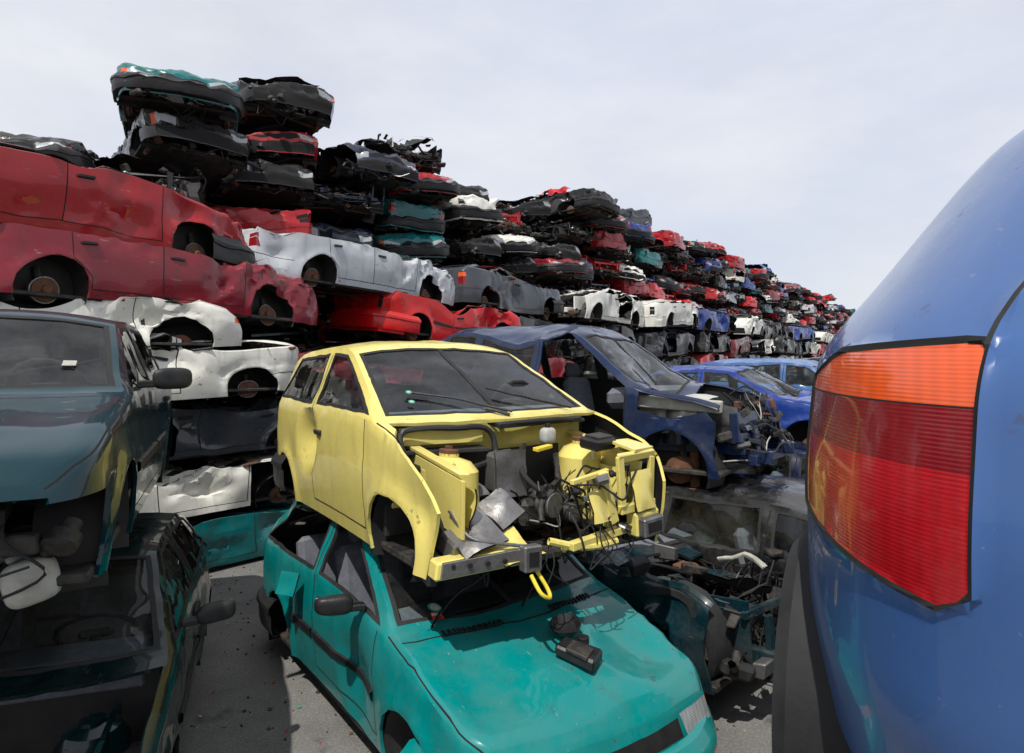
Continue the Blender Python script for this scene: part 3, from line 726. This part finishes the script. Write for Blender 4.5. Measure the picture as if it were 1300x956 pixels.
def thook(q,S,rd):
    for sg in(-1,1):
        for k in range(12): q.box((.99+.0*k,sg*(.18+.03*k),.935-.0015*k),(.045,.016,.012),'trim',(0,.15,0))
    q.tube([(.95,-.55,.955),(.7,-.3,1.04),(.55,.05,1.14)],.008,'trim',6); q.tube([(.95,.0,.97),(.72,.3,1.04),(.6,.5,1.08)],.008,'trim',6)
    q.lathe([(.02,-.03),(.06,-.02),(.085,.02),(.09,.035),(.082,.035),(.06,.0),(.02,-.01)],(1.22,.10,.925),(.15,-.2,1),'trim',22)
    q.box((1.42,.02,.885),(.22,.14,.06),'trim',(0,.12,.5),.2); q.box((1.45,-.0,.92),(.12,.1,.025),'engine',(0,.12,.5),.2); q.cyl((1.36,.1,.91),(0,0,1),.035,.04,'trim')
    q.sheet((-.55,-.88,.82),.16,.16,(1.2,0,.5),'paint',rd,.03,5)
    q.lathe([(.038,0),(.038,.003)],(.79,-.46,1.005),(.55,0,1),'green',20); q.lathe([(.026,.003),(.026,.005)],(.79,-.46,1.005),(.55,0,1),'white',20)
    q.box((.86,-.48,.975),(.05,.06,.003),'redp',(0,.52,0)); q.box((.852,-.48,.982),(.02,.05,.003),'white',(0,.52,0))
teal_me=build_car('hatch','teal_hatch',seed=12,crush=make_crush(19,k=.93,A=.02,A2=.009,dents=3,belt=.90,L=3.7),dx=.05,hooks=thook,fb='paint',rb='trim',mirrors=1,ws=True,side=False)
put(teal_me,'teal_hatchback',(-.49,4.70,-.02),hd(35),lin(0,122,120,.7))
def mhook(q,S,rd):
    # exposed pale inner wing where the front wing is missing
    q.box((1.30,-.70,.86),(.80,.05,.10),'white',(0,.06,0),.2); q.sheet((1.18,-.68,.72),.6,.26,(1.52,.05,.0),'white',rd,.07,9); q.sheet((1.62,-.66,.70),.36,.3,(1.5,.1,.1),'metal',rd,.08,7)
    q.sheet((1.28,-.58,.95),.55,.22,(0,.1,0),'white',rd,.05,6); q.lathe([(.16,-.2),(.15,.0),(.12,.05),(.05,.07),(.05,.09)],(1.26,-.52,.86),(0,0,1),'metal',20)
    q.box((1.78,-.45,.66),(.1,.4,.26),'paint'); q.box((1.8,.45,.66),(.1,.4,.26),'paint')
    for y in(-.6,-.45,-.3,.35,.5): q.cyl((1.84,y,.66),(1,0,0),.045,.05,'gap',14)
    q.tube([(1.4,-.6,.45),(1.42,-.62,.0),(1.44,-.62,-.12)],.04,'rust',10,False); q.cyl((1.42,-.62,.05),(0,0,1),.07,.16,'rust')
    junk(q,(1.5,-.7,.35),(1.95,.7,.85),60,rd,.5); junk(q,(1.6,-.7,.85),(1.9,.2,.98),14,rd,.6,sc=.6)
mpv_me=build_car('mpv','navy_mpv',seed=31,crush=make_crush(23,k=1,A=.02,A2=.010,dents=3,belt=.99,L=3.9),strip=True,dx=.05,hooks=mhook,nodoor=True,lights=False,mirrors=2,strips=False,bodycut=lambda bm,zl,cut,dele:dele(cut(bm,zl,(0,),(0,2),[(1.02,1.2),(1.0,.80),(1.3,.74),(1.62,.80),(1.9,.5),(2.2,.5),(2.2,1.2)],lambda c:c.y<0)))
put(mpv_me,'stripped_navy_minivan',(.86,7.27,1.10),hd(55),lin(20,36,68,.6))
def uhook(q,S,rd):
    junk(q,(1.0,-.75,.3),(2.0,.75,.95),130,rd,.45)
    q.tube([(1.5,-.1,.9),(1.7,-.1,.98),(1.85,-.12,.9)],.025,'white',10)
    q.lathe([(.30,-.1),(.34,-.08),(.34,.08),(.30,.1)],(1.55,-.66,.5),(0,1,.2),'rubber',26,False)
    for _ in range(3): q.sheet((rd.uniform(1.2,1.9),rd.uniform(-.6,.6),rd.uniform(.6,.95)),.5,.4,(rd.uniform(-.6,.6),rd.uniform(-.6,.6),rd.uniform(0,3)),'paint',rd,.08,7)
und=build_car('sedan','dark_sedan',seed=52,crush=make_crush(29,k=.85,A=.04,A2=.02,dents=3,L=4.3),strip=True,lights=False,hooks=uhook,ws=False,side=False,dx=.06)
put(und,'stripped_dark_sedan',(.52,6.1,0.0),hd(46),lin(8,38,46))
plain_h=build_car('hatch','plain_hatch',seed=61,crush=make_crush(33,k=.95,A=.03,A2=.012,dents=2,L=3.7),nohood=True,fb='trim',dx=.06,mirrors=3)
plain_s=build_car('sedan','plain_sedan',seed=62,crush=make_crush(35,k=.9,A=.03,A2=.014,dents=3,L=4.3),fb='paint',dx=.06,mirrors=3,rb='trim')
strip_s=build_car('wagon','strip_wagon',seed=63,crush=make_crush(37,k=.9,A=.03,A2=.014,dents=3,L=4.3),strip=True,dx=.06,rb='trim',hooks=uhook)
for (x,y,z,a,me,cc) in ((2.55,5.75,0,50,strip_s,dk),(3.9,8.6,0,52,strip_s,nav),(3.2,10.1,1.02,55,plain_s,bl),(4.6,9.9,0.0,55,plain_h,grn),(5.6,12.6,0,55,plain_h,dk),(5.4,12.8,1.05,58,strip_s,lbl),
      (7.6,15.5,0,55,strip_s,gry),(7.5,15.6,1.05,50,plain_h,blk),(9.8,19.5,0,55,plain_s,red),(9.8,19.4,1.05,60,strip_s,bl),(12.4,23.5,0,55,strip_s,wh),(12.4,23.5,1.05,55,plain_h,gry),(4.6,6.9,0,50,plain_h,nav)):
    put(me,'scrap_car',(x,y,z-.1),hd(a+rd.uniform(-4,4)),cc,(rd.uniform(-.02,.02),rd.uniform(-.02,.02)))
def lcut(bm,zl,cut,dele):
    dele(cut(bm,zl,(3,),(1,2),[(-.9,.1),(-.9,.62),(.9,.62),(.9,.1)]))
    dele(cut(bm,zl,(0,),(0,2),[(1.80,.1),(1.78,.60),(2.3,.60),(2.3,.1)]))
def lhook(q,S,rd):
    q.box((1.9,.0,.42),(.06,1.2,.08),'engine'); 
    q.blob((1.84,.56,.26),(.06,.09,.085),'white',(.2,0,.2),.55); q.lathe([(.022,0),(.022,.03),(.03,.03),(.03,.045),(.015,.05)],(1.84,.60,.33),(0,.3,1),'trim',18)
    q.tube([(1.85,.5,.6),(1.93,.5,.45),(1.93,.62,.30),(1.88,.4,.2)],.006,'rubber',6); q.box((1.88,.35,.55),(.2,.3,.08),'trim',(0,.1,.1),.2)
    junk(q,(1.2,-.7,.22),(1.95,.7,.62),80,rd,.5)
    q.tube([(.95,.1,.985),(.75,.4,1.05),(.62,.62,1.1)],.008,'trim',6); q.tube([(.95,-.5,.985),(.75,-.2,1.05),(.6,.05,1.14)],.008,'trim',6)
    q.box((.80,.50,1.075),(.05,.06,.004),'white',(0,.53,0))
lef=build_car('sedan','dark_teal_sedan',seed=71,crush=make_crush(43,k=1,A=.015,A2=.003,dents=0,L=4.3),lights=False,hooks=lhook,bodycut=lcut,dx=.05,mirrors=2,rb='trim')
put(lef,'dark_teal_sedan',(-3.02,4.02,1.28),hd(22.5),lin(0,42,50,.05))
lef2=build_car('hatch','dark_green_hatch',seed=72,crush=make_crush(44,k=.8,A=.02,A2=.006,dents=1,L=3.7),strip=True,lights=False,dx=.05,mirrors=2,side=True)
put(lef2,'dark_green_hatchback',(-2.66,3.85,0.0),hd(20),lin(0,24,26,.3))
# ---------------------------------------------------------------- foreground blue car with tail lamp
def blue_car():
    KZ=[(.24,1.80,1.85,.76),(.30,1.86,1.95,.80),(.5,1.93,2.0,.83),(.75,1.94,1.95,.835),(.93,1.91,1.6,.82),(.98,1.875,.8,.795),(1.08,1.77,.72,.715),(1.2,1.63,.55,.63),(1.32,1.48,.35,.545),(1.40,1.34,.15,.48),(1.44,1.20,.0,.43),(1.46,1.0,-.2,.38)]
    bm=bmesh.new(); zl=bm.faces.layers.int.new('zone')
    zs=[.24+i*(1.46-.24)/72 for i in range(73)]; ph=[]
    a=-180
    while a<180-1e-6:
        ph.append(a); a+= 1.5 if 6<=a<90 else 3
    ph.append(180)
    G=[[bm.verts.new((p,0,z)) for p in ph] for z in zs]
    for i in range(len(zs)-1):
        for j in range(len(ph)-1):
            f=bm.faces.new((G[i][j],G[i][j+1],G[i+1][j+1],G[i+1][j])); f[zl]=0
    def setm(fs,m):
        for f in fs: f.material_index=MI[m]
    C=lambda P:cut(bm,zl,(0,),(0,2),P)
    def vq(p0,z0,p1,z1,w): return [(p0-w/2,z0),(p0+w/2,z0),(p1+w/2,z1),(p1-w/2,z1)]
    pi,po=25.2,60.; z0,z1=.662,.963
    outer=[(pi-.6,z0+.02),(pi+3,z0-.006),(po+.6,z0+.024),(po+.6,z1-.05),(po-10,z1-.004),(pi+2,z1+.006),(pi-.2,z1+.004),(pi-.6,z1-.004)]
    setm(C(outer),'gap')
    setm(C([(pi,z0+.026),(pi+1.0,z0+.012),(pi+3.2,z0),(po,z0+.03),(po,.888),(pi,.888)]),'lensr')
    setm(C([(pi,.815),(pi,.888),(po,.888),(po,.815)]),'lensd')
    setm(C([(pi,.8905),(po,.8905),(po,z1-.05),(po-10,z1-.012),(pi+2,z1-.001),(pi+.4,z1-.003),(pi,z1-.008)]),'lensa')
    K2=[(pi-.25,z1-.005),(pi-.35,.985),(pi-.9,1.02),(pi-1.9,1.06),(pi-4.5,1.15),(pi-8,1.25),(pi-11,1.345)]
    for (a0,b0),(a1,b1) in zip(K2,K2[1:]): setm(C(vq(a0,b0,a1,b1,.62)),'rubber')
    setm(C(vq(-pi,z0,-pi,1.33,.8)),'gap')
    setm(C([(-10,1.06),(-7,1.32),(7,1.32),(10,1.06)]),'glass')
    setm(C([(66,1.04),(68,1.33),(110,1.33),(150,1.04)]),'glass'); setm(C([(-66,1.04),(-68,1.33),(-110,1.33),(-150,1.04)]),'glass')
    setm(C([(-180,1.0),(-180,1.36),(-168,1.36),(-165,1.0)]),'glass'); setm(C([(180,1.0),(180,1.36),(168,1.36),(165,1.0)]),'glass')
    setm(C([(-58,.24),(-58,.30),(70,.30),(70,.24)]),'trim')
    def mp(v):
        p,z=R(v.co.x),v.co.z; K=lambda i,z:pl([(k[0],k[i]) for k in KZ],z)
        def sm(i):
            return sum(K(i,z+o) for o in(-.04,-.025,-.01,.01,.025,.04))/6
        xr=sm(1); xf=K(2,z); w=sm(3)
        n=.44; c,s=math.cos(p),math.sin(p)
        return Vector((-(xr if c>0 else xf)*math.copysign(abs(c)**n,c),w*math.copysign(abs(s)**n,s),z))
    for v in bm.verts: v.co=mp(v)
    bmesh.ops.remove_doubles(bm,verts=bm.verts[:],dist=1e-4)
    bm.normal_update()
    vn={}
    for f in bm.faces:
        if f.material_index in (MI['gap'],MI['rubber']):
            for v in f.verts: vn[v]=-.006
    for f in bm.faces:
        if f.material_index in (MI['lensr'],MI['lensa'],MI['lensd']):
            for v in f.verts:
                if v not in vn: vn[v]=.006
                else: vn[v]=-.002
    nm={v:v.normal.copy() for v in vn}
    for v,d in vn.items(): v.co+=nm[v]*d
    me=bpy.data.meshes.new('b'); bm.to_mesh(me); bm.free()
    g=Geo(); g.merge(me)
    ring_=[]
    for k in range(48):
        p=2*math.pi*k/48; c,s=math.cos(p),math.sin(p); ring_.append((-(1.0 if c>0 else -.2)*math.copysign(abs(c)**.44,c)*1.0,.38*math.copysign(abs(s)**.44,s),1.461))
    g.add(ring_+[( -.4,0,1.475)],[[k,(k+1)%48,48] for k in range(48)],'paint')
    for xw in(1.2,-1.2):
        for sg in(-1,1):
            g.lathe([(.17,-.09),(.27,-.095),(.295,-.07),(.30,0),(.295,.07),(.27,.095),(.19,.09),(.12,.03),(.05,.04)],(xw,sg*.745,.28),(0,sg,0),'rubber',28)
    g.box((0,0,.27),(3.2,1.4,.06),'engine')
    return g.mesh('blue_hatchback',40)
put(blue_car(),'blue_hatchback',(1.925,2.07,1.45),R(60),lin(54,88,140,.4))
put(plain_h,'scrap_car',(2.25,2.48,-.02),R(60),blk,(0,0),(1,.95,.95))
# ---------------------------------------------------------------- ground
def ground():
    m,nt,b=newmat('asphalt_ground'); tc=N(nt,'ShaderNodeTexCoord'); v=tc.outputs['Object']
    a=ramp(nt,nz(nt,v,.7,8,.7),.3,.75,(.10,.098,.092,1),(.25,.245,.23,1))
    s=ramp(nt,nz(nt,v,60,3,.8),.42,.66,(.72,.72,.72,1),(1.28,1.25,1.22,1))
    mm=N(nt,'ShaderNodeMix',data_type='RGBA',blend_type='MULTIPLY'); mm.inputs[0].default_value=1
    nt.links.new(a,mm.inputs[6]);nt.links.new(s,mm.inputs[7])
    oil=ramp(nt,nz(nt,v,1.6,5,.6),.58,.66)
    nt.links.new(mixc(nt,math_(nt,'MULTIPLY',oil,.6),mm.outputs[2],(.035,.033,.03,1)),b.inputs['Base Color'])
    b.inputs['Roughness'].default_value=.85
    bp=N(nt,'ShaderNodeBump');bp.inputs['Strength'].default_value=.35;bp.inputs['Distance'].default_value=.015
    nt.links.new(nz(nt,v,40,6,.7),bp.inputs['Height']);nt.links.new(bp.outputs[0],b.inputs['Normal'])
    me=bpy.data.meshes.new('ground'); s=1500; me.from_pydata([(-s,-s,0),(s,-s,0),(s,s,0),(-s,s,0)],[],[[0,1,2,3]]); me.materials.append(m)
    scene.collection.objects.link(bpy.data.objects.new('ground',me))
ground()
g=Geo(); rr=random.Random(3)
for _ in range(1100):
    p=(rr.uniform(-3.5,1.5),rr.uniform(2.5,8),.006); s=rr.choice((rr.uniform(.004,.014),rr.uniform(.006,.028)))
    g.box(p,(s,s*rr.uniform(.4,1),.008),rr.choice(('redp','metal','green','white','trim','engine','rust','trim','engine','engine')),(rr.uniform(-.3,.3),rr.uniform(-.3,.3),rr.uniform(0,3)))
ob=bpy.data.objects.new('scattered_debris',g.mesh('scattered_debris')); scene.collection.objects.link(ob)
# ---------------------------------------------------------------- light, sky, camera
Ld=Vector((-.15,-.5,.85)).normalized()
sun=bpy.data.lights.new('sun','SUN'); sun.energy=4.3; sun.angle=R(.6); sun.color=(1,.965,.91)
so=bpy.data.objects.new('sun',sun); scene.collection.objects.link(so); so.rotation_euler=(-Ld).to_track_quat('-Z','Y').to_euler()
w=bpy.data.worlds.new('World'); scene.world=w; w.use_nodes=True; nt=w.node_tree; bg=nt.nodes['Background']
sk=N(nt,'ShaderNodeTexSky',sky_type='NISHITA'); sk.sun_disc=False; sk.sun_elevation=math.asin(Ld.z); sk.sun_rotation=math.atan2(Ld.x,Ld.y)
tc=N(nt,'ShaderNodeTexCoord'); mp=N(nt,'ShaderNodeMapping'); mp.inputs['Scale'].default_value=(1,1.3,2.6); mp.inputs['Rotation'].default_value=(0,.25,.3)
nt.links.new(tc.outputs['Generated'],mp.inputs[0])
c1=ramp(nt,nz(nt,mp.outputs[0],1.7,7,.62),.34,.66,(.80,.80,.80,1),(1,1,1,1))
cc=ramp(nt,nz(nt,mp.outputs[0],2.2,5,.5),.32,.68,(7.1,7.6,8.9,1),(8.7,8.85,9.3,1))
nt.links.new(mixc(nt,c1,sk.outputs[0],cc),bg.inputs[0]); bg.inputs[1].default_value=.1
cam=bpy.data.cameras.new('cam'); cam.lens=24; cam.sensor_width=36; cam.shift_y=-.0215; cam.clip_start=.02; cam.clip_end=4000
co=bpy.data.objects.new('camera',cam); scene.collection.objects.link(co); co.location=(0,0,2.4); co.rotation_euler=(R(90),0,0); scene.camera=co
scene.view_settings.view_transform='Standard'; scene.view_settings.look='None'; scene.view_settings.exposure=0
print('objs',len(scene.objects))
